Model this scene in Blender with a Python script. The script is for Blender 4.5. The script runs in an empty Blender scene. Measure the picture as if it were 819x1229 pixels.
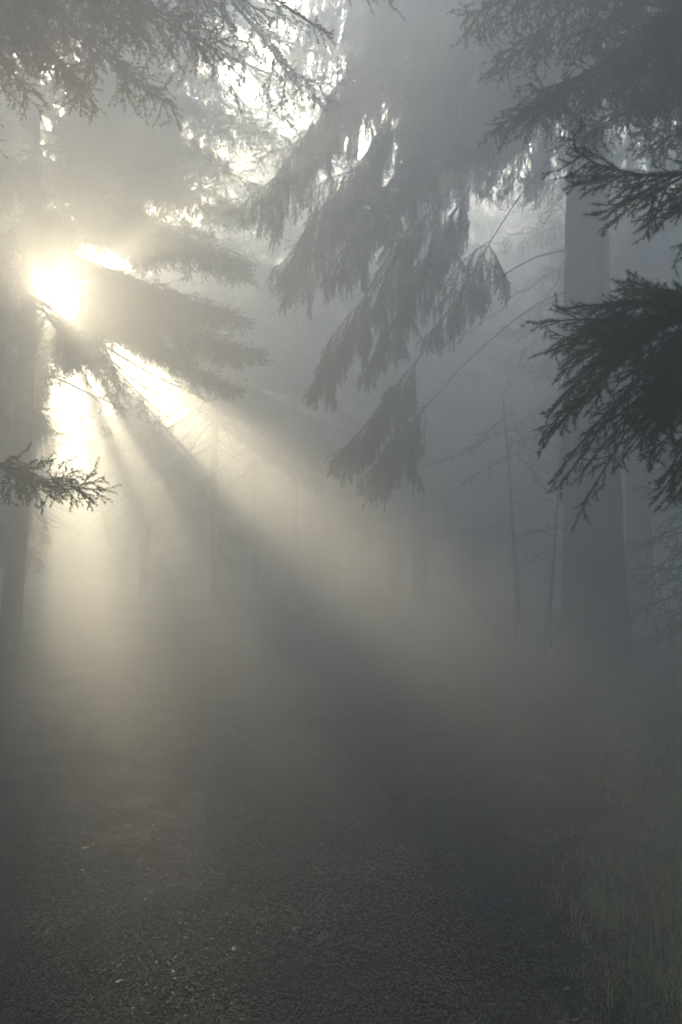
# Misty spruce forest at sunrise: sun shafts through a homogeneous box of haze.
import bpy, math, random
import numpy as np

SC = bpy.context.scene
COL = SC.collection
R = math.radians

# ------------------------------------------------------------------ camera model (design-time measuring only)
F_PX, CX, CY = 1195.0, 409.5, 614.5
PITCH = math.atan((655 - CY) / F_PX)
CAM_H = 1.6
SUN_AZ, SUN_EL = R(-16.3), R(13.35)          # azimuth from +Y, negative = left
SUN = np.array([math.sin(SUN_AZ) * math.cos(SUN_EL), math.cos(SUN_AZ) * math.cos(SUN_EL), math.sin(SUN_EL)])
HAZE_DENSITY, HAZE_G = 0.077, 0.74
SUN_STRENGTH, SKY_STRENGTH, EXPOSURE = 5.0, 0.059, 4.2


def at(x, y, d):
    """World point at depth d (metres along +Y) seen at photo pixel (x, y)."""
    u, v = (x - CX) / F_PX, (CY - y) / F_PX
    dy = math.cos(PITCH) - v * math.sin(PITCH)
    dz = math.sin(PITCH) + v * math.cos(PITCH)
    return np.array([u / dy * d, d, CAM_H + dz / dy * d])


# ------------------------------------------------------------------ numpy helpers
UP = np.array([0.0, 0.0, 1.0])


def nrm(v):
    return v / np.maximum(np.linalg.norm(v, axis=-1, keepdims=True), 1e-9)


def hash2(ix, iy, s):
    h = (ix.astype(np.int64) * 374761393 + iy.astype(np.int64) * 668265263 + s * 1442695041) & 0x7FFFFFFF
    h = ((h ^ (h >> 13)) * 1274126177) & 0x7FFFFFFF
    return ((h ^ (h >> 16)) & 0xFFFF) / 65535.0


def vnoise(x, y, s=0):
    ix, iy = np.floor(x), np.floor(y)
    fx, fy = x - ix, y - iy
    fx, fy = fx * fx * (3 - 2 * fx), fy * fy * (3 - 2 * fy)
    a, b = hash2(ix, iy, s), hash2(ix + 1, iy, s)
    c, d = hash2(ix, iy + 1, s), hash2(ix + 1, iy + 1, s)
    return (a * (1 - fx) + b * fx) * (1 - fy) + (c * (1 - fx) + d * fx) * fy - 0.5


def edge_x(y):
    """Where the gravel ends and the verge begins, on the right."""
    return 0.05 + 0.245 * np.clip(y, 0, 22) + 0.30 * vnoise(y * 0.6, y * 0 + 3.3, 5)


def ground_h(x, y):
    h = 0.10 * vnoise(x * 0.22, y * 0.22, 1) + 0.035 * vnoise(x * 0.9, y * 0.9, 2)
    bank = np.clip((x - edge_x(y)) / 3.0, 0, 1)
    h = h + 0.22 * bank * bank * (3 - 2 * bank)
    h = h + 0.05 * np.clip((np.abs(x) - 4) / 20, 0, 1) * vnoise(x * 0.5, y * 0.5, 3) * 4
    return h - 0.02


def fine_h(x, y):
    return 0.008 * vnoise(x * 4, y * 4, 11) + 0.004 * vnoise(x * 17, y * 17, 12) + 0.008 * vnoise(x * 41, y * 41, 13) + 0.010 * vnoise(x * 83, y * 83, 14)


def gh(x, y):
    return float(ground_h(np.array([float(x)]), np.array([float(y)]))[0])


def mesh_from(name, verts, faces_list, mats, smooth=False):
    """faces_list: list of (faces array n x k, material index)."""
    verts = np.ascontiguousarray(verts, dtype=np.float32)
    me = bpy.data.meshes.new(name)
    me.vertices.add(len(verts))
    me.vertices.foreach_set('co', verts.ravel())
    nl = sum(f.size for f, _ in faces_list)
    nf = sum(len(f) for f, _ in faces_list)
    me.loops.add(nl)
    me.polygons.add(nf)
    me.loops.foreach_set('vertex_index', np.concatenate([f.ravel() for f, _ in faces_list]).astype(np.int32))
    tot = np.concatenate([np.full(len(f), f.shape[1]) for f, _ in faces_list]).astype(np.int32)
    start = np.concatenate([[0], np.cumsum(tot)[:-1]]).astype(np.int32)
    me.polygons.foreach_set('loop_start', start)
    me.polygons.foreach_set('material_index', np.concatenate([np.full(len(f), m) for f, m in faces_list]).astype(np.int32))
    if smooth:
        me.polygons.foreach_set('use_smooth', np.ones(nf, dtype=bool))
    for m in mats:
        me.materials.append(m)
    me.update(calc_edges=True)
    return me


def link(name, data, parent=None, loc=(0, 0, 0)):
    o = bpy.data.objects.new(name, data)
    COL.objects.link(o)
    o.location = loc
    if parent is not None:
        o.parent = parent
    return o


def tag(o, label=None, cat=None, group=None, kind=None):
    if label: o['label'] = label
    if cat: o['category'] = cat
    if group: o['group'] = group
    if kind: o['kind'] = kind
    return o


# ------------------------------------------------------------------ materials
def new_mat(name):
    m = bpy.data.materials.new(name)
    m.use_nodes = True
    nt = m.node_tree
    b = nt.nodes['Principled BSDF']
    return m, nt, b


def noise_ramp(nt, scale, stops, detail=4, rough=0.6, vec=None):
    n = nt.nodes.new('ShaderNodeTexNoise')
    n.inputs['Scale'].default_value = scale
    n.inputs['Detail'].default_value = detail
    n.inputs['Roughness'].default_value = rough
    tc = nt.nodes.new('ShaderNodeTexCoord')
    nt.links.new(vec if vec is not None else tc.outputs['Object'], n.inputs['Vector'])
    r = nt.nodes.new('ShaderNodeValToRGB')
    e = r.color_ramp.elements
    e[0].position, e[0].color = stops[0][0], (*stops[0][1], 1)
    e[1].position, e[1].color = stops[-1][0], (*stops[-1][1], 1)
    for p, c in stops[1:-1]:
        x = e.new(p)
        x.color = (*c, 1)
    nt.links.new(n.outputs['Fac'], r.inputs['Fac'])
    return n, r


def mat_needles():
    m, nt, b = new_mat('spruce_needles')
    n, r = noise_ramp(nt, 1.7, [(0.3, (0.020, 0.034, 0.014)), (0.55, (0.034, 0.052, 0.020)), (0.75, (0.060, 0.060, 0.026))], 5)
    nt.links.new(r.outputs['Color'], b.inputs['Base Color'])
    b.inputs['Roughness'].default_value = 0.55
    b.inputs['Specular IOR Level'].default_value = 0.35
    return m


def mat_bark():
    m, nt, b = new_mat('spruce_bark')
    tc = nt.nodes.new('ShaderNodeTexCoord')
    mp = nt.nodes.new('ShaderNodeMapping')
    mp.inputs['Scale'].default_value = (1, 1, 0.35)
    nt.links.new(tc.outputs['Object'], mp.inputs['Vector'])
    n, r = noise_ramp(nt, 14, [(0.3, (0.030, 0.024, 0.020)), (0.5, (0.075, 0.060, 0.050)), (0.7, (0.13, 0.115, 0.10))], 6, 0.65, mp.outputs['Vector'])
    nt.links.new(r.outputs['Color'], b.inputs['Base Color'])
    v = nt.nodes.new('ShaderNodeTexVoronoi')
    v.inputs['Scale'].default_value = 18
    nt.links.new(mp.outputs['Vector'], v.inputs['Vector'])
    bp = nt.nodes.new('ShaderNodeBump')
    bp.inputs['Strength'].default_value = 0.8
    bp.inputs['Distance'].default_value = 0.02
    nt.links.new(v.outputs['Distance'], bp.inputs['Height'])
    nt.links.new(bp.outputs['Normal'], b.inputs['Normal'])
    b.inputs['Roughness'].default_value = 0.9
    return m


def mat_path():
    m, nt, b = new_mat('wet_gravel_path')
    n, r = noise_ramp(nt, 42, [(0.30, (0.006, 0.0058, 0.005)), (0.52, (0.015, 0.0142, 0.0125)), (0.72, (0.034, 0.032, 0.028))], 8, 0.7)
    n2, r2 = noise_ramp(nt, 1.1, [(0.35, (0.55, 0.55, 0.55)), (0.65, (1, 1, 1))], 3)
    mx = nt.nodes.new('ShaderNodeMix'); mx.data_type = 'RGBA'; mx.blend_type = 'MULTIPLY'
    mx.inputs[0].default_value = 0.8
    nt.links.new(r.outputs['Color'], mx.inputs[6]); nt.links.new(r2.outputs['Color'], mx.inputs[7])
    nt.links.new(mx.outputs[2], b.inputs['Base Color'])
    n3, r3 = noise_ramp(nt, 2.3, [(0.35, (0.5,) * 3), (0.65, (0.8,) * 3)], 4)
    nt.links.new(r3.outputs['Color'], b.inputs['Roughness'])
    b.inputs['Specular IOR Level'].default_value = 0.04
    n4 = nt.nodes.new('ShaderNodeTexNoise'); n4.inputs['Scale'].default_value = 120; n4.inputs['Detail'].default_value = 4
    tc = nt.nodes.new('ShaderNodeTexCoord'); nt.links.new(tc.outputs['Object'], n4.inputs['Vector'])
    bp = nt.nodes.new('ShaderNodeBump'); bp.inputs['Strength'].default_value = 0.9; bp.inputs['Distance'].default_value = 0.012
    nt.links.new(n4.outputs['Fac'], bp.inputs['Height']); nt.links.new(bp.outputs['Normal'], b.inputs['Normal'])
    return m


def mat_ground():
    m, nt, b = new_mat('forest_floor')
    n, r = noise_ramp(nt, 9, [(0.3, (0.006, 0.0055, 0.004)), (0.5, (0.017, 0.0145, 0.009)), (0.7, (0.030, 0.032, 0.015))], 8, 0.7)
    nt.links.new(r.outputs['Color'], b.inputs['Base Color'])
    b.inputs['Roughness'].default_value = 0.85
    n4 = nt.nodes.new('ShaderNodeTexNoise'); n4.inputs['Scale'].default_value = 40; n4.inputs['Detail'].default_value = 5
    tc = nt.nodes.new('ShaderNodeTexCoord'); nt.links.new(tc.outputs['Object'], n4.inputs['Vector'])
    bp = nt.nodes.new('ShaderNodeBump'); bp.inputs['Strength'].default_value = 0.9; bp.inputs['Distance'].default_value = 0.03
    nt.links.new(n4.outputs['Fac'], bp.inputs['Height']); nt.links.new(bp.outputs['Normal'], b.inputs['Normal'])
    return m


def mat_stone():
    m, nt, b = new_mat('wet_stone')
    g = nt.nodes.new('ShaderNodeNewGeometry')
    r = nt.nodes.new('ShaderNodeValToRGB')
    e = r.color_ramp.elements
    e[0].position, e[0].color = 0, (0.007, 0.0066, 0.006, 1)
    e[1].position, e[1].color = 1, (0.055, 0.050, 0.042, 1)
    x = e.new(0.6); x.color = (0.017, 0.0158, 0.014, 1)
    nt.links.new(g.outputs['Random Per Island'], r.inputs['Fac'])
    n2, r2 = noise_ramp(nt, 0.9, [(0.38, (0.45, 0.45, 0.45)), (0.62, (1.9, 1.8, 1.6))], 5)
    mx = nt.nodes.new('ShaderNodeMix'); mx.data_type = 'RGBA'; mx.blend_type = 'MULTIPLY'; mx.inputs[0].default_value = 1.0
    nt.links.new(r.outputs['Color'], mx.inputs[6]); nt.links.new(r2.outputs['Color'], mx.inputs[7])
    nt.links.new(mx.outputs[2], b.inputs['Base Color'])
    n3, r3 = noise_ramp(nt, 1.6, [(0.4, (0.10,) * 3), (0.6, (0.30,) * 3)], 4)
    nt.links.new(r3.outputs['Color'], b.inputs['Roughness'])
    return m


def mat_island(name, cols, rough, trans=0.0):
    m, nt, b = new_mat(name)
    g = nt.nodes.new('ShaderNodeNewGeometry')
    r = nt.nodes.new('ShaderNodeValToRGB')
    e = r.color_ramp.elements
    e[0].position, e[0].color = 0, (*cols[0], 1)
    e[1].position, e[1].color = 1, (*cols[-1], 1)
    for i, c in enumerate(cols[1:-1]):
        x = e.new((i + 1) / (len(cols) - 1)); x.color = (*c, 1)
    nt.links.new(g.outputs['Random Per Island'], r.inputs['Fac'])
    nt.links.new(r.outputs['Color'], b.inputs['Base Color'])
    b.inputs['Roughness'].default_value = rough
    return m


M_NEEDLE, M_BARK = mat_needles(), mat_bark()
M_PATH, M_GROUND, M_STONE = mat_path(), mat_ground(), mat_stone()
M_GRASS = mat_island('meadow_grass', [(0.05, 0.07, 0.016), (0.12, 0.14, 0.035), (0.32, 0.27, 0.12)], 0.5)
M_LEAF = mat_island('fallen_leaf', [(0.06, 0.032, 0.012), (0.13, 0.07, 0.025), (0.19, 0.14, 0.085)], 0.45)
M_FERN = mat_island('undergrowth_leaf', [(0.030, 0.048, 0.016), (0.07, 0.08, 0.026), (0.11, 0.08, 0.035)], 0.6)


# ------------------------------------------------------------------ growth (vectorised)
def eval_poly(P, idx, u):
    K = P.shape[1] - 1
    f = np.clip(u, 0, 0.9999) * K
    k = np.floor(f).astype(int)
    w = (f - k)[:, None]
    a, b = P[idx, k], P[idx, k + 1]
    return a * (1 - w) + b * w, nrm(b - a)


def poly_len(P):
    return np.linalg.norm(np.diff(P, axis=1), axis=2).sum(1)


def spawn(P, rng, spacing, lenf, ang, hang, K=6, u0=0.1, roll=0.35, jit=0.12, lift=0.0, u1=1.0):
    """Children along the polylines P (N,K0+1,3): alternate sides, angle ang, bending down by hang per metre."""
    L = poly_len(P)
    cnt = np.maximum(np.floor((u1 - u0) * L / spacing + rng.random(len(L))), 0).astype(int)
    idx = np.repeat(np.arange(len(L)), cnt)
    if len(idx) == 0:
        return np.zeros((0, K + 1, 3)), np.zeros(0), idx, np.zeros(0)
    j = np.arange(len(idx)) - np.repeat(np.cumsum(cnt) - cnt, cnt)
    u = u0 + (u1 - u0) * (j + 0.15 + 0.7 * rng.random(len(idx))) / cnt[idx]
    p, t = eval_poly(P, idx, u)
    s = np.cross(t, UP)
    weak = np.linalg.norm(s, axis=1) < 0.25
    s[weak] += rng.normal(size=(weak.sum(), 3))
    s = nrm(s - t * (s * t).sum(1)[:, None])
    q = np.cross(s, t)
    rr = rng.normal(0, roll, len(idx))[:, None]
    s = s * np.cos(rr) + q * np.sin(rr)
    sg = np.where(j % 2 == 0, 1.0, -1.0)[:, None]
    a = (ang + rng.normal(0, 0.16, len(idx)))[:, None]
    d = nrm(np.cos(a) * t + np.sin(a) * s * sg + UP * lift)
    l = lenf(u, L[idx]) * (0.65 + 0.6 * rng.random(len(idx)))
    out = np.zeros((len(idx), K + 1, 3))
    out[:, 0] = p
    ds = (l / K)[:, None]
    for k in range(K):
        d = nrm(d - UP * hang * ds + rng.normal(0, jit, d.shape) * np.sqrt(np.minimum(ds * 4, 1)))
        out[:, k + 1] = out[:, k] + d * ds
    return out, l, idx, u


def tubes(P, r0, r1, S=4):
    """Quads tubes round polylines (N,K+1,3), tapering r0 -> r1 (arrays or floats)."""
    N, K1, _ = P.shape
    if N == 0:
        return np.zeros((0, 3)), np.zeros((0, 4), int)
    T = np.zeros_like(P)
    T[:, 1:-1] = P[:, 2:] - P[:, :-2]
    T[:, 0] = P[:, 1] - P[:, 0]
    T[:, -1] = P[:, -1] - P[:, -2]
    T = nrm(T)
    ref = np.where(np.abs(T[..., 2:3]) > 0.9, np.array([1.0, 0, 0]), UP)
    A = nrm(np.cross(T, ref)); B = np.cross(T, A)
    w = np.linspace(0, 1, K1)
    rad = np.broadcast_to(np.asarray(r0), (N,))[:, None] * (1 - w) + np.broadcast_to(np.asarray(r1), (N,))[:, None] * w
    th = np.arange(S) * 2 * math.pi / S
    V = P[:, :, None] + rad[:, :, None, None] * (np.cos(th)[None, None, :, None] * A[:, :, None] + np.sin(th)[None, None, :, None] * B[:, :, None])
    base = (np.arange(N) * K1 * S)[:, None, None] + (np.arange(K1 - 1) * S)[None, :, None]
    i = np.arange(S)[None, None, :]
    i2 = (np.arange(S) + 1) % S
    q = np.stack([base + i, base + i2[None, None, :], base + S + i2[None, None, :], base + S + i], -1).reshape(-1, 4)
    return V.reshape(-1, 3), q


def needles(P, rng, dens, ln, wd, spread=0.85, u_from=0.0):
    """One thin triangle per needle, set round the twig polylines."""
    K = P.shape[1] - 1
    a = P[:, :-1].reshape(-1, 3); b = P[:, 1:].reshape(-1, 3)
    if len(a) == 0:
        return np.zeros((0, 3))
    sl = np.linalg.norm(b - a, axis=1)
    cnt = np.floor(sl * dens + rng.random(len(sl))).astype(int)
    idx = np.repeat(np.arange(len(sl)), cnt)
    t = nrm(b - a)[idx]
    p = a[idx] + (b - a)[idx] * rng.random(len(idx))[:, None]
    ref = np.where(np.abs(t[:, 2:3]) > 0.9, np.array([1.0, 0, 0]), UP)
    A = nrm(np.cross(t, ref)); B = np.cross(t, A)
    ph = rng.random(len(idx))[:, None] * 2 * math.pi
    side = A * np.cos(ph) + B * np.sin(ph)
    an = (spread + rng.normal(0, 0.2, len(idx)))[:, None]
    d = np.cos(an) * t + np.sin(an) * side
    l = ln * (0.7 + 0.5 * rng.random(len(idx)))[:, None]
    w = nrm(np.cross(d, rng.normal(size=d.shape))) * wd * 0.5
    return np.stack([p - w, p + w, p + d * l], 1).reshape(-1, 3)


# Openings in the canopy: the wedges, seen from the clearing towards the sun, cleared of foliage to shape the sun shafts.
RT = nrm(np.cross(SUN, UP)); UT = np.cross(RT, SUN)
OPENINGS = [  # angle from, to (degrees round the sun, 0 = right, 90 = up), distance from the line to the sun from, to, thinning
    (-50, -30, 1.05, 9.0, 1.0),
    (-93, -68, 1.25, 2.3, 1.0),
    (-93, -68, 2.3, 3.05, 1.0),
    (-93, -68, 3.5, 9.0, 1.0),
    (26, 46, 0.78, 1.20, 0.9),
    (9, 14, 3.7, 12.0, 0.3),
    (36, 41, 1.2, 3.0, 0.6),
    (37, 41, 3.0, 12.0, 0.4),
    (-180, 180, 0.0, 0.41, 0.96),
]
LACE = 0.16  # threshold for smaller holes cut in the foliage for thin sun rays
CULL = [False]


def keep(X, rng):
    """Which points lie outside the openings (ragged edges)."""
    if not CULL[0] or len(X) == 0:
        return np.ones(len(X), bool)
    rel = X - np.array([0, 0, CAM_H])
    a, b, al = rel @ RT, rel @ UT, rel @ SUN
    rho, phi = np.hypot(a, b), np.degrees(np.arctan2(b, a))
    k = np.ones(len(X), bool)
    wob = vnoise(rho * 1.6, al * 0.8, 31) * 6.5 + vnoise(rho * 5, al * 2.5, 37) * 3.0 + rng.normal(0, 0.8, len(X))
    wr = vnoise(phi * 0.08, al * 0.8, 32) * 0.35
    ws = vnoise(a * 2.6 + 7, b * 2.6, 34) * 0.4 + vnoise(a * 9, b * 9, 35) * 0.25
    streak = vnoise(phi * 0.75, rho * 0.22, 51) < 0.27
    for f0, f1, r0, r1, pr in OPENINGS:
        k &= ~((phi + wob > f0) & (phi + wob < f1) & (rho + wr > r0) & (rho + (ws if r1 < 1 else 0) < r1) & (rng.random(len(X)) < pr) & (streak | (r1 < 3.2)))
    lace = vnoise(phi * 0.30 + 0.4 * vnoise(rho, al * 0.3, 33), rho * 0.30, 41)
    k &= ~((lace > LACE + 0.19 * (phi > -31) + 0.05 * ((phi > -68) & (phi < -50))) & (phi > -105) & (phi < -2) & (rho > 1.1) & (rho < 9))
    return k


class Foliage:
    """Collects wood tubes and needle triangles."""
    def __init__(self):
        self.wv, self.wq, self.nv, self.n = [], [], [], 0
    def wood(self, P, r0, r1, S=4):
        v, q = tubes(P, r0, r1, S)
        self.wv.append(v); self.wq.append(q + self.n); self.n += len(v)
    def leaf(self, tri):
        self.nv.append(tri)
    def arrays(self, origin):
        wv = np.concatenate(self.wv) - origin if self.wv else np.zeros((0, 3))
        wq = np.concatenate(self.wq) if self.wq else np.zeros((0, 4), int)
        nv = np.concatenate(self.nv) - origin if self.nv else np.zeros((0, 3))
        return wv, wq, nv
    def meshes(self, origin, stem):
        wv, wq, nv = self.arrays(origin)
        w = mesh_from(stem, wv, [(wq, 0)], [M_BARK], True)
        n = mesh_from('needles', nv, [(np.arange(len(nv)).reshape(-1, 3), 0)], [M_NEEDLE]) if len(nv) else None
        return w, n
    def one(self, origin, stem):
        wv, wq, nv = self.arrays(origin)
        v = np.concatenate([wv, nv])
        return mesh_from(stem, v, [(wq, 0), (np.arange(len(nv)).reshape(-1, 3) + len(wv), 1)], [M_BARK, M_NEEDLE])


LOD = {  # density per metre, needle length, needle width
    'close': (1150, 0.0135, 0.0012),
    'near': (420, 0.019, 0.0042),
    'mid': (260, 0.027, 0.0080),
    'far': (75, 0.055, 0.022),
    'deep': (34, 0.10, 0.052),
}


def axis_curve(S, T, early=0.1, late=0.1, K=14, wob=0.03, rng=None):
    S, T = np.asarray(S, float), np.asarray(T, float)
    H = T - S
    dz = H[2]; H = H * np.array([1, 1, 0])
    p1 = S + 0.4 * H + UP * dz * (0.4 - early)
    p2 = S + 0.75 * H + UP * dz * (0.75 + late)
    w = np.linspace(0, 1, K + 1)[:, None]
    c = (1 - w) ** 3 * S + 3 * (1 - w) ** 2 * w * p1 + 3 * (1 - w) * w * w * p2 + w ** 3 * T
    if rng is not None:
        c[1:-1] += np.cumsum(rng.normal(0, wob, (K - 1, 3)), 0) * 0.35 * np.sin(np.linspace(0, math.pi, K - 1))[:, None]
    return c


def grow(fo, axes, rng, lod, style):
    """Twigs and needles on main axes (N,K,3)."""
    dens, ln, wd = LOD[lod]
    L0 = poly_len(axes)
    fo.wood(axes, style.get('r0', 0.006) + style.get('rl', 0.0065) * L0, 0.0025, 6)
    sec, l, idx, u = spawn(axes, rng, style['sp'], style['len'], style.get('ang', 0.9), style.get('hang', 2.0), K=8,
                           u0=style.get('u0', 0.15), roll=style.get('roll', 0.3), lift=style.get('lift', 0.0), jit=style.get('jit', 0.12))
    m = keep(sec[:, 5], rng); sec, l = sec[m], l[m]
    if lod != 'deep': fo.wood(sec, 0.0022 + 0.004 * l, 0.0012, 3)
    ter, l2, _, _ = spawn(sec, rng, style['tsp'], style['tlen'], style.get('tang', 0.75), style.get('thang', style.get('hang', 2.0)), K=3,
                          u0=0.08, roll=style.get('troll', 0.6), jit=0.1)
    ter = ter[keep(ter[:, 2], rng)]
    if lod in ('close', 'near'):
        fo.wood(ter, 0.0011, 0.0007, 3)
    d = dens * style.get('dens', 1.0)
    tip = axes[:, int(axes.shape[1] * 0.7):]
    fo.leaf(needles(tip, rng, d, ln, wd))
    fo.leaf(needles(sec, rng, d, ln, wd))
    fo.leaf(needles(ter, rng, d, ln, wd))
    if 'qsp' in style:
        qua, l3, _, _ = spawn(ter, rng, style['qsp'], style['qlen'], 0.7, style.get('thang', 1.0), K=2, u0=0.15, roll=0.5)
        fo.leaf(needles(qua, rng, d, ln, wd))
        if lod == 'close':
            fo.wood(qua, 0.0008, 0.0005, 3)


def trunk_mesh(base, top_h, r_base, lean=(0, 0), flare=0.5, seed=1, S=26, sway=0.06):
    rng = np.random.default_rng(seed)
    zs = np.concatenate([np.linspace(-0.15, 1.2, 16), np.linspace(1.35, top_h, int(top_h * 4))])
    ph = rng.random(3) * 6.28
    V = []
    th = np.arange(S) * 2 * math.pi / S
    lobes = rng.integers(4, 7); lp = rng.random() * 6.28
    for z in zs:
        f = max(z, 0) / top_h
        r = r_base * (1 - f) ** 0.8 + 0.012
        fl = flare * math.exp(-max(z + 0.05, 0) / 0.28)
        rr = r * (1 + fl * (0.7 + 0.5 * np.sin(th * lobes + lp))) + r * 0.075 * (vnoise(th * 4 + 50, np.full(S, z * 1.3), seed) + 0.8 * vnoise(th * 9 + 20, np.full(S, z * 5), seed + 1))
        cx = lean[0] * z + sway * math.sin(z * 0.5 + ph[0]) - sway * math.sin(ph[0])
        cy = lean[1] * z + sway * math.sin(z * 0.4 + ph[1]) - sway * math.sin(ph[1])
        V.append(np.stack([cx + rr * np.cos(th), cy + rr * np.sin(th), np.full(S, z)], 1))
    V = np.concatenate(V)
    K1 = len(zs)
    base_i = (np.arange(K1 - 1) * S)[:, None]
    i = np.arange(S)[None]; i2 = ((np.arange(S) + 1) % S)[None]
    q = np.stack([base_i + i, base_i + i2, base_i + S + i2, base_i + S + i], -1).reshape(-1, 4)
    return mesh_from('trunk', V, [(q, 0)], [M_BARK], True)


# ------------------------------------------------------------------ trees built branch by branch
def tree_root(name, x, y, label, cat='tree', group=None):
    o = bpy.data.objects.new(name, None)
    COL.objects.link(o)
    o.location = (x, y, gh(x, y))
    o.empty_display_size = 0.3
    return tag(o, label, cat, group)


def add_branch(root, S, T, rng, lod, style, early=0.1, late=0.1):
    org = np.array(root.location)
    fo = Foliage()
    ax = axis_curve(S, T, early, late, rng=rng)[None]
    grow(fo, ax, rng, lod, style)
    w, n = fo.meshes(org, 'branch')
    b = link('branch', w, root)
    if n: link('needles', n, b)
    return b


def bare_branch(root, S, T, rng, early=0.1, late=0.1, r=0.009, twigs=0.45, name='dead_branch'):
    org = np.array(root.location)
    fo = Foliage()
    ax = axis_curve(S, T, early, late, rng=rng, wob=0.11)[None]
    fo.wood(ax, r, 0.003, 5)
    sec, l, _, _ = spawn(ax, rng, 0.22, lambda u, L: twigs * (1.1 - u), 0.8, 0.4, K=6, u0=0.2, roll=1.0, jit=0.25)
    fo.wood(sec, 0.005, 0.0018, 3)
    ter, _, _, _ = spawn(sec, rng, 0.12, lambda u, L: 0.35 * L * (1.1 - u), 0.7, 0.3, K=4, u0=0.2, roll=1.0, jit=0.25)
    fo.wood(ter, 0.0025, 0.0012, 3)
    w, _ = fo.meshes(org, name)
    return link(name, w, root)


POOL = {}


def whorls(root, z0, z1, n, rmax, rng, lod, style, lean=(0, 0), top=13.9, own=False):  # upper boughs, mostly out of view, added to shade the mist below
    """Boughs round the trunk; each is an object, most share a few bough meshes."""
    org = np.array(root.location)
    for i in range(n):
        z = z0 + (z1 - z0) * (i + rng.random()) / n
        th = 6.2832 * ((i * 0.381966 + 0.08 * rng.random()) % 1.0)
        Lb = max(0.5, rmax * (0.25 + 0.75 * max(0, (top - z) / (top - z0)) ** 0.4)) * (0.75 + 0.4 * rng.random())
        sl = -(0.25 + 0.25 * rng.random())
        S = np.array([lean[0] * z, lean[1] * z, z])
        if own:
            add_branch(root, org + S, org + S + np.array([math.cos(th) * Lb, math.sin(th) * Lb, Lb * sl]), rng, lod, style, 0.2, 0.1)
            continue
        k = (lod, i % 6)
        if k not in POOL:
            fo = Foliage()
            grow(fo, axis_curve((0, 0, 0), (2.4, 0, -0.85), 0.2, 0.1, rng=rng)[None], rng, lod, style)
            POOL[k] = fo.meshes(np.zeros(3), 'branch')
        b = link('branch', POOL[k][0], root, S)
        b.rotation_euler = (0, 0, th); b.scale = (Lb / 2.4,) * 3
        link('needles', POOL[k][1], b)


# style dictionaries -------------------------------------------------
def plate(scale=1.0, hang=1.2, **k):
    d = dict(sp=0.055, len=lambda u, L: scale * np.minimum(0.75, 0.12 + 0.85 * (1 - u)), ang=0.85, hang=hang, tsp=0.05,
             tlen=lambda u, L: 0.10 + 0.14 * (1 - u) * np.minimum(L, 0.8), u0=0.2, roll=0.25)
    d.update(k); return d


def curtain(scale=1.0, **k):
    d = dict(r0=0.003, rl=0.0026, sp=0.085, len=lambda u, L: scale * (0.25 + 1.05 * np.sin(np.clip(u * 1.02, 0, 1) * math.pi) ** 0.7), ang=0.8, hang=0.9, tsp=0.05,
             tlen=lambda u, L: 0.12 + 0.50 * (1 - u) * np.minimum(L + 0.25, 1), tang=0.6, thang=11.0, troll=0.9, u0=0.3, roll=0.35, jit=0.14,
             qsp=0.055, qlen=lambda u, L: 0.05 + 0.16 * L * (1 - u))
    d.update(k); return d


# A: the close spruce at the right edge of the frame
rng = np.random.default_rng(11)
DA = 2.9
pA = at(1110, 500, DA)
tA = tree_root('spruce_tree', pA[0], DA, 'close dark spruce with its two crisp branch sprays reaching in above the grassy verge')
link('trunk', trunk_mesh(tA.location, 13.0, 0.15, seed=3), tA)
closeS = lambda f, lift=-0.42, **k: dict(dict(r0=0.003, rl=0.004, sp=0.020, len=f, ang=0.66, hang=0.7, lift=lift, tsp=0.026, tlen=lambda u, L: 0.040 + 0.26 * (1 - u) * np.minimum(L, 0.5), thang=0.3, tang=0.58,
                        u0=0.25, roll=0.5, troll=0.5, jit=0.04, qsp=0.055, qlen=lambda u, L: 0.030 + 0.38 * L * (1 - u)), **k)
add_branch(tA, at(1110, 345, DA), at(704, 392, DA - 0.3), rng, 'close', closeS(lambda u, L: np.minimum(0.66, 0.06 + 1.15 * np.maximum(0.99 - u, 0) ** 0.9)), early=0.75, late=0.1)
add_branch(tA, at(1110, 360, DA), at(742, 362, DA - 0.2), rng, 'close', closeS(lambda u, L: np.minimum(0.5, 0.05 + 0.9 * np.maximum(0.99 - u, 0)), lift=-0.1), early=0.5, late=0.1)
add_branch(tA, at(1110, 420, DA), at(790, 470, DA - 0.2), rng, 'close', closeS(lambda u, L: np.minimum(0.5, 0.06 + 1.0 * np.maximum(0.99 - u, 0)), lift=-0.5), early=0.5, late=0.0)
add_branch(tA, at(1110, 170, DA), at(690, 180, DA - 0.3), rng, 'close', closeS(lambda u, L: np.minimum(0.34, 0.05 + 0.50 * (1 - u))), early=0.5, late=1.5)
add_branch(tA, at(1110, 300, DA), at(797, 368, DA - 0.1), rng, 'close', closeS(lambda u, L: 0.05 + 0.2 * (1 - u)), early=0.3, late=0.1)
whorls(tA, 5.0, 12.8, 34, 3.4, rng, 'mid', plate(1.0, 2.2, sp=0.08, tsp=0.07, roll=0.5, troll=0.9))
for a in range(7):
    th = R(-75 + a * 27); z = 1.6 + 0.5 * a
    S = np.array([pA[0], DA, z + 0.4]); T = S + np.array([math.cos(th) * 1.2, math.sin(th) * 1.2, -0.4])
    add_branch(tA, S, T, rng, 'mid', plate(0.7), 0.2, 0.1)

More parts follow.
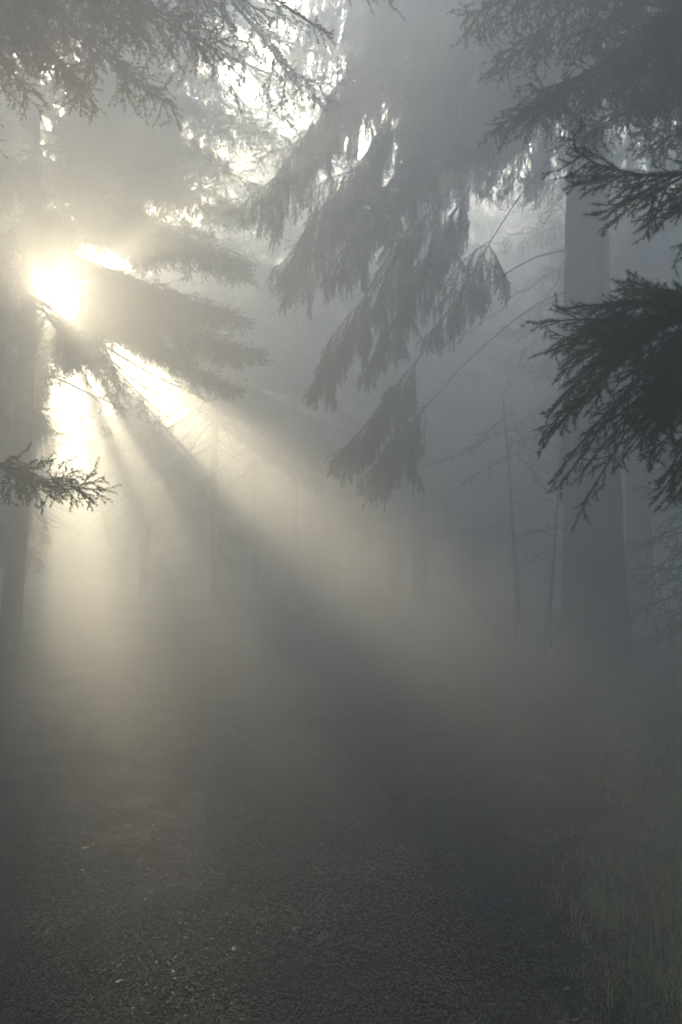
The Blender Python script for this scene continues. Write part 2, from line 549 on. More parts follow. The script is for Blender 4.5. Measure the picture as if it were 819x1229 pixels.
# B: spruce behind it, its branches fill the upper right corner
rng = np.random.default_rng(23)
DB = 5.7
pB = at(935, 500, DB)
tB = tree_root('spruce_tree', pB[0], DB, 'shadowed spruce whose drooping branches hang from the top above the close dark sprays')
link('trunk', trunk_mesh(tB.location, 13.4, 0.2, seed=5), tB)
for (sy, tx, ty, d, sc) in ((-60, 598, 150, 7.0, .8), (-230, 560, 20, 7.2, .9), (-150, 600, 75, 7.9, .85), (30, 690, 168, 7.3, .7), (-40, 640, 110, 6.6, .7),
                            (60, 790, 170, 6.9, .7), (-160, 700, 40, 6.7, .9), (-90, 740, 90, 7.0, .9), (-320, 590, -70, 7.4, .9), (-20, 770, 120, 6.6, .8), (-260, 680, -30, 6.8, .9), (-200, 810, 20, 6.5, .8)):
    add_branch(tB, at(935, sy, DB), at(tx, ty, d * 0.75), rng, 'near', plate(sc * 0.8, 2.8, sp=0.036, tsp=0.042, roll=0.5, troll=0.9, qsp=0.06, qlen=lambda u, L: 0.04 + 0.35 * L), 0.12, 0.1)

whorls(tB, 7.4, 13.2, 40, 4.2, rng, 'mid', plate(1.0, 2.2, sp=0.07, tsp=0.06, roll=0.5, troll=0.9))

# C: the big spruce, thick trunk and long curtain branches sweeping to the left
rng = np.random.default_rng(31)
DC = 13.6
pC = at(716, 780, DC)
tC = tree_root('spruce_tree', pC[0], DC, 'thick misty spruce trunk with long curtain branches sweeping down over the clearing')
link('trunk', trunk_mesh(tC.location, 13.6, 0.44, seed=8, S=48, sway=0.03, lean=(-0.004, 0), flare=0.75), tC)
cS = lambda s=1.0, **k: curtain(s, **k)
for (sy, tx, ty, d, sc, e, l, u0) in (
        (-140, 312, 240, 12.4, 1.35, 0.25, -0.10, 0.30), (-80, 335, 335, 13.2, 1.25, 0.25, -0.08, 0.35), (-190, 400, 110, 12.0, 1.1, 0.2, 0.0, 0.3), (-50, 402, 325, 12.2, 1.0, 0.2, -0.05, 0.45),
        (110, 376, 462, 12.3, 0.85, 0.3, -0.08, 0.48), (90, 440, 440, 12.9, 0.8, 0.28, -0.05, 0.5), (150, 520, 400, 11.9, 0.6, 0.25, 0.0, 0.6),
        (300, 411, 548, 12.4, 0.9, 0.42, -0.16, 0.66), (340, 440, 572, 12.9, 0.9, 0.3, -0.10, 0.68),
        (-240, 450, 20, 12.6, 1.1, 0.2, 0.0, 0.3), (-200, 520, 90, 11.6, 1.0, 0.2, 0.0, 0.35), (-120, 560, 170, 11.2, 0.9, 0.2, 0.0, 0.4), (-300, 410, -60, 12.8, 1.1, 0.2, 0.0, 0.3),
        (-150, 640, 140, 11.4, 0.9, 0.2, 0.0, 0.4), (-250, 600, 0, 11.0, 1.0, 0.2, 0.0, 0.35), (-220, 830, 120, 12.0, 0.9, 0.2, 0.0, 0.4), (-300, 900, 60, 13.2, 1.0, 0.2, 0.0, 0.35),
        (-120, 480, 120, 15.5, 1.0, 0.2, 0.0, 0.35), (-220, 560, 40, 16.5, 1.0, 0.2, 0.0, 0.35), (-240, 760, 20, 17.0, 1.0, 0.2, 0.0, 0.35)):
    add_branch(tC, at(714, sy, DC), at(tx, ty, d), rng, 'mid', cS(sc, u0=u0), e, l)
for (sy, tx, ty, d) in ((-260, 352, 70, 15.6), (-330, 372, 0, 15.0), (-360, 350, -50, 14.4), (-300, 420, 60, 16.4), (-200, 560, 200, 15.4), (-140, 520, 230, 16.2), (-180, 600, 170, 16.6), (-120, 480, 235, 15.2), (-60, 620, 215, 15.8)):
    add_branch(tC, at(714, sy, DC), at(tx, ty, d), rng, 'mid', cS(1.0, u0=0.3), 0.2, 0.0)
whorls(tC, 8.4, 13.4, 46, 4.8, rng, 'mid', plate(1.0, 2.2, sp=0.07, tsp=0.06, roll=0.5, troll=0.9))
for k in range(14):
    z = 1.6 + 0.47 * k + 0.3 * rng.random(); th = rng.random() * 6.28; Lb = 0.35 + 0.35 * rng.random()
    S = np.array([pC[0] - 0.004 * z, DC, z + tC.location[2]]); T = S + np.array([math.cos(th) * (0.4 + Lb), math.sin(th) * (0.4 + Lb), -0.15 * Lb])
    bare_branch(tC, S, T, rng, 0.1, 0.05, r=0.016, twigs=0.12)
for (sy, tx, ty, d) in ((300, 560, 400, 12.8), (250, 600, 480, 13.0), (420, 640, 560, 13.0), (380, 800, 520, 13.0), (480, 590, 560, 14.2), (560, 655, 640, 13.2)):
    bare_branch(tC, at(714, sy, DC), at(tx, ty, d), rng, 0.1, 0.05)

# F: the spruce in front of the sun, at the left
rng = np.random.default_rng(47)
DF = 15.0
pF = at(12, 770, DF)
tF = tree_root('spruce_tree', pF[0], DF, 'spruce standing in front of the low sun with golden glare between its boughs')
link('trunk', trunk_mesh(tF.location, 13.6, 0.15, seed=9, lean=(0.035, 0), sway=0.04), tF)
fS = lambda s=1.0, **k: plate(s * 1.25, 2.6, sp=0.034, tsp=0.042, u0=0.2, roll=0.55, troll=0.9, qsp=0.07, qlen=lambda u, L: 0.05 + 0.3 * L, **k)
CULL[0] = True
for (sx, sy, tx, ty, d, sc) in (
        (22, 330, 312, 425, 14.2, 1.0), (22, 300, 285, 470, 14.6, 0.9), (24, 360, 205, 482, 14.0, 0.8), (26, 290, 298, 385, 15.4, 1.0),
        (26, 200, 300, 330, 15.0, 1.0), (26, 150, 292, 262, 14.5, 1.0), (28, 100, 272, 195, 15.2, 1.1), (28, 40, 262, 130, 14.6, 1.1), (28, 0, 285, 60, 15.6, 1.0),
        (20, 440, 158, 492, 14.4, 0.55), (30, -90, 250, 20, 15.0, 1.0), (30, -160, 230, -60, 14.8, 1.0),
        (26, 60, 345, 165, 15.8, 1.1), (26, 110, 332, 230, 16.2, 1.0), (30, -80, 396, 30, 16.0, 1.1), (30, -140, 425, -25, 15.6, 1.1), (30, -180, 362, -60, 16.4, 1.1), (30, -60, 300, 5, 16.6, 1.0),
        (30, -100, 300, 62, 17.2, 1.1), (30, -60, 262, 105, 17.0, 1.1), (30, -140, 330, 20, 17.0, 1.1), (26, 170, 232, 236, 15.8, 1.0), (26, 220, 205, 300, 16.2, 0.9), (26, 200, 255, 285, 16.6, 1.0), (28, 100, 240, 190, 14.4, 1.0), (28, 60, 200, 150, 16.2, 1.0), (28, 20, 240, 100, 15.2, 1.0), (28, 120, 150, 215, 16.4, 0.9),
        (26, 180, 160, 250, 13.2, 0.8), (26, 230, 120, 400, 13.4, 0.6), (24, 120, 190, 200, 16.5, 1.0),
        (26, 210, -120, 330, 14.2, 0.9), (26, 100, -140, 200, 15.0, 1.0), (24, 330, -110, 440, 15.2, 0.9), (24, 0, -130, 100, 14.6, 1.0), (20, 400, -60, 510, 14.4, 0.7), (20, 480, 70, 520, 14.0, 0.5)):
    add_branch(tF, at(sx, sy, DF), at(tx, ty, d), rng, 'mid', fS(sc), 0.15, 0.08)
whorls(tF, 5.0, 9.5, 30, 3.4, rng, 'mid', fS(0.95), lean=(0.035, 0), own=True)
whorls(tF, 9.3, 13.4, 44, 4.8, rng, 'mid', plate(1.2, 2.2, sp=0.06, tsp=0.06, roll=0.5, troll=0.9), lean=(0.035, 0))
for (sx, sy, tx, ty, d) in ((18, 500, 60, 640, 14.6), (16, 560, -40, 610, 15), (16, 600, 75, 635, 15.3)):
    bare_branch(tF, at(sx, sy, DF), at(tx, ty, d), rng, 0.1, 0.05)

CULL[0] = False
# G: the close spruce at the left, out of frame, dark boughs across the upper left corner
rng = np.random.default_rng(59)
DG = 5.5
pG = at(-150, 600, DG)
tG = tree_root('spruce_tree', pG[0], DG, 'near spruce whose shaded boughs hang dark across the sky, trunk hidden past the picture edge')
link('trunk', trunk_mesh(tG.location, 13.4, 0.2, seed=12), tG)
gS = lambda s=1.0: plate(s, 3.6, sp=0.034, tsp=0.040, u0=0.2, roll=0.6, troll=0.9, qsp=0.06, qlen=lambda u, L: 0.04 + 0.35 * L)
for (sy, tx, ty, d, sc) in ((-160, 105, 110, 7.0, .9), (-190, 195, 120, 7.3, .9), (-260, 262, 60, 7.0, .9), (-300, 268, 10, 7.6, .9), (-110, 30, 100, 6.8, .9), (-200, 60, 30, 7.9, .9), (-240, 160, 40, 6.7, .9),
                            (-330, 200, -40, 7.2, 1.0), (-230, 110, 0, 7.4, .9), (-60, -20, 150, 7.0, .9)):
    add_branch(tG, at(-150, sy, DG), at(tx, ty, d * 0.74), rng, 'near', gS(sc * 0.8), 0.12, 0.1)
for (sy, tx, ty, d, sc) in ((-330, 472, 2, 7.0, .55), (-310, 400, 42, 6.8, .5), (-340, 330, 25, 7.3, .6), (-400, 430, -30, 7.6, .6)):
    add_branch(tG, at(-150, sy, DG), at(tx, ty, d * 0.74), rng, 'near', plate(sc * 0.8, 2.4, sp=0.07, u0=0.35), 0.2, 0.05)
whorls(tG, 6.8, 13.2, 42, 4.2, rng, 'mid', plate(1.0, 2.6, sp=0.06, tsp=0.06, roll=0.5, troll=0.9))
add_branch(tG, at(-150, 520, DG), at(105, 586, 5.4), rng, 'near', plate(0.34, 1.8, sp=0.026, tsp=0.028, u0=0.45, roll=0.6, troll=0.9, qsp=0.04, qlen=lambda u, L: 0.03 + 0.4 * L), 0.2, 0.2)


# ------------------------------------------------------------------ forest trees: trunk + crown, grown from three patterns
def crown_arrays(seed, height, base, rmax, nb, lod='far', hang=2.4):
    rng = np.random.default_rng(seed)
    fo = Foliage()
    K = 10
    axes = []
    for i in range(nb):
        f = (i + rng.random()) / nb
        z = base + (height - base) * f ** 1.05
        th = i * 2.39996 + rng.normal(0, 0.3)
        Lb = rmax * (0.16 + 0.84 * (1 - f) ** 0.36) * (0.65 + 0.5 * rng.random()) * (0.75 + 0.25 * min(1, f * 8))
        dr = Lb * (0.55 * (1 - f) + 0.05) * (0.6 + 0.7 * rng.random())
        S = np.array([0.05 * math.cos(th), 0.05 * math.sin(th), z])
        T = S + np.array([math.cos(th) * Lb, math.sin(th) * Lb, -dr])
        axes.append(axis_curve(S, T, 0.2, 0.12, K, 0.03, rng))
    st = dict(sp=0.10, len=lambda u, L: np.minimum(0.9, 0.14 + 0.36 * L * (1 - u)), ang=0.9, hang=hang, tsp=0.09,
              tlen=lambda u, L: 0.14 + 0.22 * (1 - u), u0=0.08, roll=0.5, troll=0.9)
    grow(fo, np.array(axes), rng, lod, st)
    return fo.arrays(np.zeros(3))


def crown_of(arr):
    wv, wq, nv = arr
    return mesh_from('crown', np.concatenate([wv, nv]), [(wq, 0), (np.arange(len(nv)).reshape(-1, 3) + len(wv), 1)], [M_BARK, M_NEEDLE])


CROWN_ARR = [crown_arrays(101, 13.5, 3.2, 3.1, 140), crown_arrays(102, 13.6, 4.0, 2.9, 130), crown_arrays(103, 13.3, 2.8, 3.3, 150)]
CROWN_ARR += [crown_arrays(104, 13.5, 3.2, 3.2, 130, 'deep'), crown_arrays(105, 13.6, 3.8, 3.0, 125, 'deep'), crown_arrays(106, 13.4, 2.8, 3.4, 140, 'deep')]
CROWNS = [crown_of(a) for a in CROWN_ARR]
TRUNKS = [trunk_mesh(None, 13.5, 0.21, seed=s, sway=0.04, S=16) for s in (21, 22, 23)]


def forest_tree(x, y, k, rz, label, group, fat=1.0):
    t = tree_root('spruce_tree', x, y, label, group=group)
    t.rotation_euler = (0, 0, rz)
    link('trunk', TRUNKS[k % 3], t).scale = (fat, fat, 1.0)
    wv, wq, nv = CROWN_ARR[k]
    c, s = math.cos(rz), math.sin(rz)
    M = np.array([[c, -s, 0], [s, c, 0], [0, 0, 1]])
    tri = nv.reshape(-1, 3, 3)
    CULL[0] = True
    m = keep(tri.mean(1) @ M.T + np.array(t.location), np.random.default_rng(int(abs(y) * 100)))
    CULL[0] = False
    if m.mean() > 0.992:
        link('crown', CROWNS[k], t)
    else:
        link('crown', crown_of((wv, wq, tri[m].reshape(-1, 3))), t)
    return t


FOREST = [  # photo x at the trunk, depth, kind, turn, label
    (398, 30, 1, 0.3, 'pale misty spruce in the gap between the sunlit boughs and the curtain branches'),
    (352, 24.5, 1, 2.9, 'tall pale spruce whose crown closes the sky beside the blue patch'),
    (505, 26, 1, 0.4, 'slim pale spruce whose stem stands alone in the open mist below the curtain branches'),
    (474, 33, 1, 1.4, 'dim spruce added behind the curtain branches to block bright mist'),  # added to block sunlit mist between the boughs
    (-135, 17, 0, 2.3, 'spruce whose long boughs fill the picture edge beside the sun'),
    (-10, 25, 1, 1.3, 'spruce directly behind the trunk at the foot of the light column'),
    (258, 26, 1, 0.8, 'slim hazy spruce added below the blue patch of sky to shade the mist'),  # added to shade the upper mist
    (306, 31, 0, 5.2, 'dim spruce added behind the two pale ones to close a sunny gap'),  # added to close a gap to the sun
    (172, 30, 2, 3.3, 'hazed spruce added right under the hot spot beside the sun as shade'),  # added as shade for the mist above
    (378, 33, 2, 4.4, 'dim spruce added right behind the pale one in the gap to block sunlight'),  # added to block sun in the gap
    (226, 37, 0, 1.3, 'hazy spruce just right of the sun, veiled by golden mist'),
    (-60, 22, 2, 2.2, 'spruce filling the light mist beyond the trunk before the sun'),
    (768, 19.5, 1, 5.0, 'dim second trunk standing beside the thick misty spruce'),
    (-85, 20.5, 2, 0.7, 'spruce close behind the trunk that stands before the sun'),
    (870, 24, 0, 0.2, 'grey spruce in deep mist beyond the dim second trunk'),
    (575, 31, 2, 1.9, 'faint spruce lost in the grey mist under the curtain branches'),
    (668, 28, 0, 3.1, 'faint spruce behind the thin bare young tree'),
]
taken = [(pC[0], DC), (pF[0], DF), (pA[0], DA), (pB[0], DB), (pG[0], DG)]
for (px, d, k, rz, lab) in FOREST:
    p = at(px, 600, d)
    forest_tree(p[0], d, k, rz, lab, 'misty spruces of the forest', 1.25 if px == 768 else 0.55 if px in (258, 306, 172, 226, 352) else 1.0)
    taken.append((p[0], d))
rnd = random.Random(5)
for off, y in ((-1.1, 37), (-1.0, 51), (1.9, 43), (2.0, 57)):  # unseen trees added either side of the shaft lane to cut sunlight
    x = off / 0.96 - 0.292 * y
    forest_tree(x, y, 3 + int(y) % 3, y * 1.7, 'spruce of the deep forest all but dissolved in the mist, added as shade', 'deep forest spruces added as shade')
    taken.append((x, y))
tries = 0
n_deep = 0
while n_deep < 88 and tries < 6000:  # far stand, mostly hidden, placed to keep sun off the mist
    tries += 1
    y = rnd.uniform(22, 68); x = rnd.uniform(-0.66 * y - 4, 0.42 * y + 3) if rnd.random() < 0.5 else rnd.uniform(-0.6 * y - 2, -0.2 * y)
    if abs(x + 0.02 * y) < 2.2 and y < 40: continue
    if y < 30 and -0.30 * y < x < 0.3 * y: continue
    off = (x + 0.292 * y) * 0.96
    if -0.45 < off < 1.25: continue  # no trunks in the lane of the sun shaft
    if -0.7 < off < 3.6 and (y < 32 or rnd.random() < 0.65): continue
    if min((x - a) ** 2 + (y - b) ** 2 for a, b in taken) < 2.8 ** 2: continue
    taken.append((x, y)); n_deep += 1
    forest_tree(x, y, rnd.randrange(3) + (3 if y > 33 else 0), rnd.uniform(0, 6.28), 'spruce of the deep forest all but dissolved in the mist, added as shade', 'deep forest spruces added as shade')
for (x, y) in ((-9.5, 11), (-8, 19), (-12.5, 16), (-7.5, 4), (8.5, 15), (7.5, 9), (11, 20), (-6.5, -4), (6, -5), (10, 2), (-3, -7), (2, -8.5), (-9, -9), (7, -11), (-3.6, -2.2), (0.5, -4.5), (-5.2, 1.0), (-5, -13), (0, -14), (11, -6), (-11, -2), (-12, 6), (4, -17), (-9, -18)):  # unseen trees added to darken the near air and ground
    forest_tree(x, y, rnd.randrange(3) + 3, rnd.uniform(0, 6.28), 'unseen spruce just out of the picture, added to shade the clearing', 'unseen shade spruces round the clearing')

# young spruces added at the far side to block the bright horizon
UNDER = crown_arrays(121, 5.2, 0.25, 1.7, 90, 'deep', 1.6)
UNDER_CROWN = crown_of(UNDER)
UNDER_TRUNK = trunk_mesh(None, 5.2, 0.06, seed=31, flare=0.3, S=10, sway=0.02)
spots = []
tries = 0
while len(spots) < 75 and tries < 4000:
    tries += 1
    y = rnd.uniform(38, 68); x = rnd.uniform(-0.62 * y, 0.42 * y + 2)
    if min([(x - a) ** 2 + (y - b) ** 2 for a, b in spots] + [9]) < 2.2 ** 2: continue
    spots.append((x, y))
    t = tree_root('young_spruce', x, y, 'low young spruce added between the far trunks to block the bright horizon', 'tree', 'young spruces added under the far trees')
    rz = rnd.uniform(0, 6.28); t.rotation_euler = (0, 0, rz)
    link('trunk', UNDER_TRUNK, t)
    link('crown', UNDER_CROWN, t)

# thin bare young trees in the clearing
rng = np.random.default_rng(71)
for (px, d, h, r, ln, lab) in ((622, 17.5, 4.3, 0.034, -0.03, 'thin leaning young tree with bare twigs in the mist before the thick trunk'),
                               (657, 15.4, 3.2, 0.016, 0.03, 'spindly bare sapling rising beside the thick trunk base')):
    p = at(px, 700, d)
    t = tree_root('young_tree', p[0], d, lab)
    link('trunk', trunk_mesh(None, h, r, seed=int(px), lean=(ln, 0), flare=0.3, S=10, sway=0.10), t)
    base = np.array(t.location)
    for i in range(9):
        z = h * (0.38 + 0.06 * i); th = rng.random() * 6.28; Lb = (0.5 + rng.random() * 0.8) * (1.2 if h > 4 else 0.4)
        S = base + np.array([ln * z, 0, z]); T = S + np.array([math.cos(th) * Lb, math.sin(th) * Lb * 0.7, -0.25 * Lb])
        bare_branch(t, S, T, rng, 0.2, 0.1, r=0.008, twigs=0.3, name='twig')
    if px == 622:
        for (tx, ty, dd) in ((505, 560, 16.3), (560, 540, 15.8), (540, 590, 16.9), (640, 560, 16), (660, 590, 16.2)):
            add_branch(t, at(618, ty - 45, 16.5), at(tx, ty, dd), rng, 'mid', plate(0.45, 1.5, sp=0.1, tsp=0.1, u0=0.3), 0.2, 0.1)

# young spruce at the right edge
p = at(838, 700, 12.5)
t = tree_root('young_spruce', p[0], 12.5, 'small bluish young spruce at the forest edge right of the thick trunk')
link('trunk', trunk_mesh(None, 3.4, 0.04, seed=77, flare=0.3, S=10, sway=0.02), t)
link('crown', crown_of(crown_arrays(111, 3.4, 0.5, 0.8, 46, 'mid', 1.2)), t)

# ------------------------------------------------------------------ ground
def graded(lo, hi, f0, f1, fine, grow_):
    a = list(np.arange(f0, f1, fine))
    s, x = fine, f1
    while x < hi:
        a.append(x); s *= grow_; x += s
    a.append(hi)
    s, x = fine, f0 - fine
    pre = []
    while x > lo:
        pre.append(x); s *= grow_; x -= s
    pre.append(lo)
    return np.array(sorted(pre) + a)


def sheet(xs, ys, hf):
    X, Y = np.meshgrid(xs, ys)
    V = np.stack([X, Y, hf(X, Y)], -1).reshape(-1, 3)
    nx, ny = len(xs), len(ys)
    i, j = np.meshgrid(np.arange(nx - 1), np.arange(ny - 1))
    a = (j * nx + i).ravel()
    return V, np.stack([a, a + 1, a + nx + 1, a + nx], 1)


xs = graded(-60, 50, -4.5, 5.0, 0.05, 1.10); ys = graded(-30, 80, 2.5, 11, 0.05, 1.10)
V, q = sheet(xs, ys, lambda x, y: ground_h(x, y) + fine_h(x, y) * np.clip((x - edge_x(y)) * 2, 0, 1))
tag(link('ground', mesh_from('ground', V, [(q, 0)], [M_GROUND], True)), kind='structure')

us = np.linspace(0, 1, 420)
ys = graded(-20, 60, 2.6, 11, 0.015, 1.05)
U, Y = np.meshgrid(us, ys)
X = -4.6 - 0.05 * Y + U * (edge_x(Y) + 0.25 * vnoise(Y * 2.1, Y * 0 + 9, 8) + 4.6 + 0.05 * Y)
edge = np.minimum(U, 1 - U) * 8
Z = ground_h(X, Y) + fine_h(X, Y) * np.clip(edge, 0, 1) * np.clip(1.35 - np.abs(Y) / 9, 0.12, 1) + 0.004 + 0.022 * np.clip(edge * 2, 0, 1)
nx, ny = len(us), len(ys)
i, j = np.meshgrid(np.arange(nx - 1), np.arange(ny - 1))
a = (j * nx + i).ravel()
tag(link('path', mesh_from('path', np.stack([X, Y, Z], -1).reshape(-1, 3), [(np.stack([a, a + 1, a + nx + 1, a + nx], 1), 0)], [M_PATH], True)), kind='structure')


def path_z(x, y):
    return ground_h(x, y) + fine_h(x, y) + 0.026


# loose wet stones
rng = np.random.default_rng(83)
n = 280000
y = 2.6 + 9.5 * rng.random(n) ** 1.9
hw = 0.42 * y + 0.4
x = (rng.random(n) * 2 - 1) * hw
ok = x < edge_x(y) + rng.normal(0, 0.12, n)
x, y = x[ok], y[ok]; n = len(x)
octa = np.array([[1, 0, 0], [0, 1, 0], [-1, 0, 0], [0, -1, 0], [0, 0, 1], [0, 0, -1]], float)
of = np.array([[0, 1, 4], [1, 2, 4], [2, 3, 4], [3, 0, 4], [1, 0, 5], [2, 1, 5], [3, 2, 5], [0, 3, 5]])
size = 0.0026 + 0.0085 * rng.random(n) ** 3 + (rng.random(n) < 0.004) * 0.012 * rng.random(n)
sh = octa[None] * (size[:, None, None] * (0.6 + 0.7 * rng.random((n, 6, 1)))) * np.array([1, 1, 0.6]) + rng.normal(0, 1, (n, 6, 3)) * (size * 0.22)[:, None, None]
th = rng.random(n) * 6.28
c, s_ = np.cos(th)[:, None], np.sin(th)[:, None]
rx = sh[..., 0] * c - sh[..., 1] * s_; ry = sh[..., 0] * s_ + sh[..., 1] * c
V = np.stack([rx + x[:, None], ry + y[:, None], sh[..., 2] + (path_z(x, y) + size * 0.2)[:, None]], -1).reshape(-1, 3)
f = (of[None] + (np.arange(n) * 6)[:, None, None]).reshape(-1, 3)
tag(link('gravel', mesh_from('gravel', V, [(f, 0)], [M_STONE])), kind='stuff')


# grass on the verge
def blades(n, x, y, z, rng, hmin, hmax, w):
    K = 3
    h = hmin + (hmax - hmin) * rng.random(n) ** 1.6
    th = rng.random(n) * 6.28
    lean = np.stack([np.cos(th), np.sin(th), np.zeros(n)], 1) * (0.3 + 0.9 * rng.random(n))[:, None]
    side = np.stack([-np.sin(th), np.cos(th), np.zeros(n)], 1) * w * (0.6 + 0.8 * rng.random(n))[:, None]
    P = np.stack([x, y, z], 1)
    V = []
    for k in range(K + 1):
        t = k / K
        c = P + UP * (h * t * (1 - 0.35 * t))[:, None] + lean * (h * t * t * 0.8)[:, None]
        if k < K:
            V += [c - side * (1 - t), c + side * (1 - t)]
        else:
            V += [c]
    V = np.stack(V, 1)
    b = (np.arange(n) * (2 * K + 1))[:, None]
    q = np.concatenate([b + np.array([[2 * k, 2 * k + 1, 2 * k + 3, 2 * k + 2]]) for k in range(K - 1)], 0)
    t = b + np.array([[2 * K - 2, 2 * K - 1, 2 * K]])
    return V.reshape(-1, 3), q, t


rng = np.random.default_rng(91)
nt_ = 2300
ty = 2.8 + 12 * rng.random(nt_) ** 1.6
tx = edge_x(ty) - 0.15 + rng.random(nt_) ** 1.2 * (0.5 + 0.16 * ty)
keep = rng.random(nt_) < np.clip(0.30 + (tx - edge_x(ty)) * 1.6, 0.08, 1) * (0.35 + 1.3 * (vnoise(tx * 1.3, ty * 1.3, 44) + 0.5))
tx, ty = tx[keep], ty[keep]
per = 16
x = np.repeat(tx, per) + rng.normal(0, 0.035, len(tx) * per); y = np.repeat(ty, per) + rng.normal(0, 0.035, len(tx) * per)
V, q, t3 = blades(len(x), x, y, ground_h(x, y), rng, 0.04, 0.20, 0.0026)
tag(link('grass', mesh_from('grass', V, [(q, 0), (t3, 0)], [M_GRASS])), kind='stuff')

# low weeds round the clearing, farther off
nb_ = 52000
y = 6.5 + 24 * rng.random(nb_) ** 1.4
x = (rng.random(nb_) * 2 - 1) * 0.42 * y
ok = ((x > edge_x(y) - 0.2) | (y > 17 + 4 * vnoise(x * 0.5, y * 0, 6)) | (x < -4.6 - 0.05 * y)) & (rng.random(nb_) < 0.5 + vnoise(x * 1.1, y * 1.1, 46))
x, y = x[ok], y[ok]
V, q, t3 = blades(len(x), x, y, ground_h(x, y), rng, 0.05, 0.20, 0.005)
tag(link('weeds', mesh_from('weeds', V, [(q, 0), (t3, 0)], [M_FERN])), kind='stuff')

# fallen leaves, denser on the verge
n = 16000
y = 2.8 + 13 * rng.random(n) ** 1.7
x = (rng.random(n) * 2 - 1) * (0.42 * y + 0.3)
pv = np.clip(0.015 + 1.2 * (x - edge_x(y) + 0.4), 0.015, 1)
ok = rng.random(n) < pv
x, y = x[ok], y[ok]; n = len(x)
L = 0.007 + 0.016 * rng.random(n); W = L * (0.35 + 0.3 * rng.random(n))
th = rng.random(n) * 6.28
dx = np.stack([np.cos(th), np.sin(th), rng.normal(0, 0.25, n)], 1); dy = np.stack([-np.sin(th), np.cos(th), rng.normal(0, 0.25, n)], 1)
c0 = np.stack([x, y, np.maximum(ground_h(x, y) + fine_h(x, y), path_z(x, y) * (x < edge_x(y)) - 9 * (x >= edge_x(y))) + 0.008], 1)
ring = []
for (u_, v_, w_) in ((-1, 0, .25), (-.4, .8, 0), (.4, .7, 0), (1, 0, .35), (.4, -.7, .05), (-.4, -.8, 0)):
    ring.append(c0 + dx * (u_ * L)[:, None] + dy * (v_ * W)[:, None] + UP * (w_ * L * rng.random(n))[:, None])
V = np.stack(ring, 1).reshape(-1, 3)
tag(link('fallen_leaves', mesh_from('fallen_leaves', V, [(np.arange(n * 6).reshape(-1, 6), 0)], [M_LEAF])), kind='stuff')

# fallen twigs scattered over path and verge
rng = np.random.default_rng(97)
n = 900
y = 2.9 + 11 * rng.random(n) ** 1.6
x = (rng.random(n) * 2 - 1) * (0.42 * y + 0.3)
zz = np.where(x < edge_x(y), path_z(x, y), ground_h(x, y) + fine_h(x, y)) + 0.006
th = rng.random(n) * 6.28
L = 0.02 + 0.14 * rng.random(n) ** 3
P = np.zeros((n, 5, 3))
P[:, 0] = np.stack([x, y, zz], 1)
for k in range(4):
    th = th + rng.normal(0, 0.25, n)
    P[:, k + 1] = P[:, k] + np.stack([np.cos(th), np.sin(th), rng.normal(0, 0.06, n)], 1) * (L / 4)[:, None]
v, q = tubes(P, 0.0022, 0.0010, 4)
tag(link('twig_litter', mesh_from('twig_litter', v, [(q, 0)], [M_BARK])), kind='stuff')

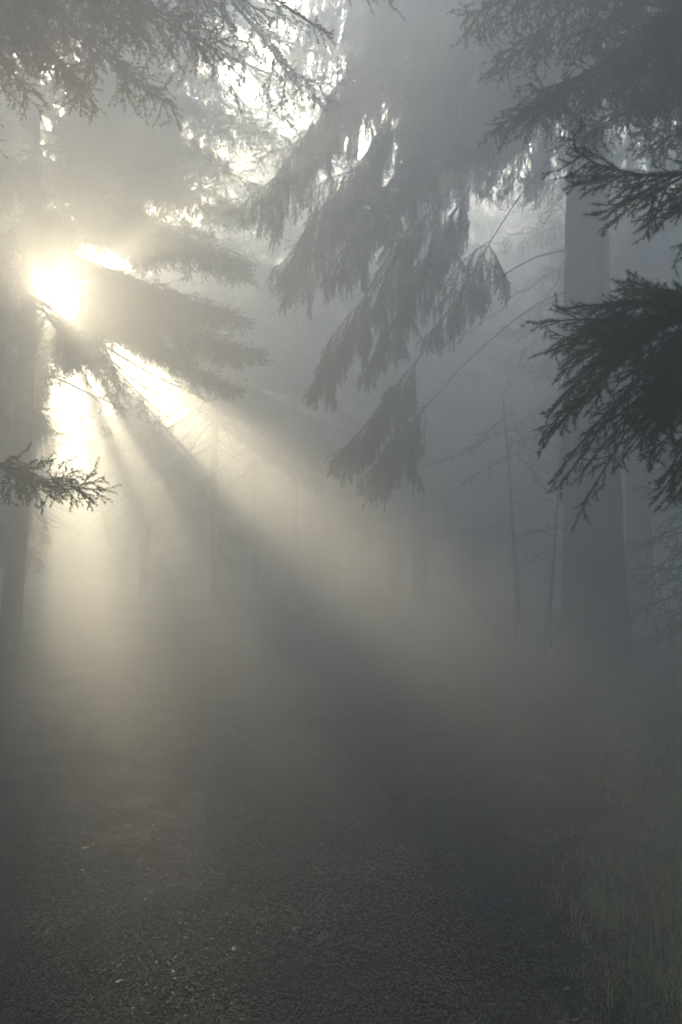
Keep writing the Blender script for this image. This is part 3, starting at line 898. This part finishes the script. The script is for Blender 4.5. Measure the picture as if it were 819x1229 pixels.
# ------------------------------------------------------------------ haze: one box of even air
hx0, hx1, hy0, hy1, hz0, hz1 = -62, 52, -32, 82, -1.4, 13.95
V = np.array([[x, y, z] for z in (hz0, hz1) for y in (hy0, hy1) for x in (hx0, hx1)])
f = np.array([[0, 2, 3, 1], [4, 5, 7, 6], [0, 1, 5, 4], [2, 6, 7, 3], [0, 4, 6, 2], [1, 3, 7, 5]])
mh = bpy.data.materials.new('haze_air'); mh.use_nodes = True
nt = mh.node_tree
for nd in list(nt.nodes):
    if nd.type != 'OUTPUT_MATERIAL': nt.nodes.remove(nd)
pv_ = nt.nodes.new('ShaderNodeVolumePrincipled')
pv_.inputs['Color'].default_value = (0.965, 0.985, 1.0, 1)
pv_.inputs['Density'].default_value = HAZE_DENSITY
pv_.inputs['Anisotropy'].default_value = HAZE_G
nt.links.new(pv_.outputs['Volume'], nt.nodes['Material Output'].inputs['Volume'])
tag(link('haze', mesh_from('haze', V, [(f, 0)], [mh])), kind='stuff')

# ------------------------------------------------------------------ light, sky, camera
w = bpy.data.worlds.new('World'); SC.world = w; w.use_nodes = True
nt = w.node_tree
bg = nt.nodes['Background']
sky = nt.nodes.new('ShaderNodeTexSky')
sky.sky_type = 'NISHITA'; sky.sun_disc = False
sky.dust_density = 0.3; sky.ozone_density = 1.5
sky.sun_elevation = SUN_EL; sky.sun_rotation = SUN_AZ
nt.links.new(sky.outputs['Color'], bg.inputs['Color'])
bg.inputs['Strength'].default_value = SKY_STRENGTH

sl = bpy.data.lights.new('sun', 'SUN'); sl.energy = SUN_STRENGTH; sl.angle = R(1.0); sl.color = (1.0, 0.84, 0.555)
so = bpy.data.objects.new('sun', sl); COL.objects.link(so)
from mathutils import Vector
so.rotation_euler = Vector(-SUN).to_track_quat('-Z', 'Y').to_euler()
so.location = (-20, 60, 40)

cd = bpy.data.cameras.new('camera'); co = bpy.data.objects.new('camera', cd); COL.objects.link(co)
cd.sensor_fit = 'VERTICAL'; cd.sensor_height = 36.0; cd.lens = 36.0 * F_PX / 1229.0
cd.clip_end = 2000; cd.clip_start = 0.05
co.location = (0, 0, CAM_H); co.rotation_euler = (math.pi / 2 + PITCH, 0, 0)
SC.camera = co

SC.view_settings.view_transform = 'Standard'; SC.view_settings.look = 'None'
SC.view_settings.gamma = 1; SC.view_settings.exposure = EXPOSURE
cy = SC.cycles
cy.use_denoising = True
try:
    cy.denoiser = 'OPENIMAGEDENOISE'; cy.denoising_prefilter = 'ACCURATE'
except Exception as e:
    print(e)
cy.max_bounces = 4; cy.diffuse_bounces = 2; cy.glossy_bounces = 2; cy.transmission_bounces = 2; cy.volume_bounces = 3
cy.sample_clamp_indirect = 4.0
cy.use_adaptive_sampling = False
cy.caustics_reflective = False; cy.caustics_refractive = False
print('TRIS', sum(len(o.data.polygons) for o in SC.objects if o.type == 'MESH'))
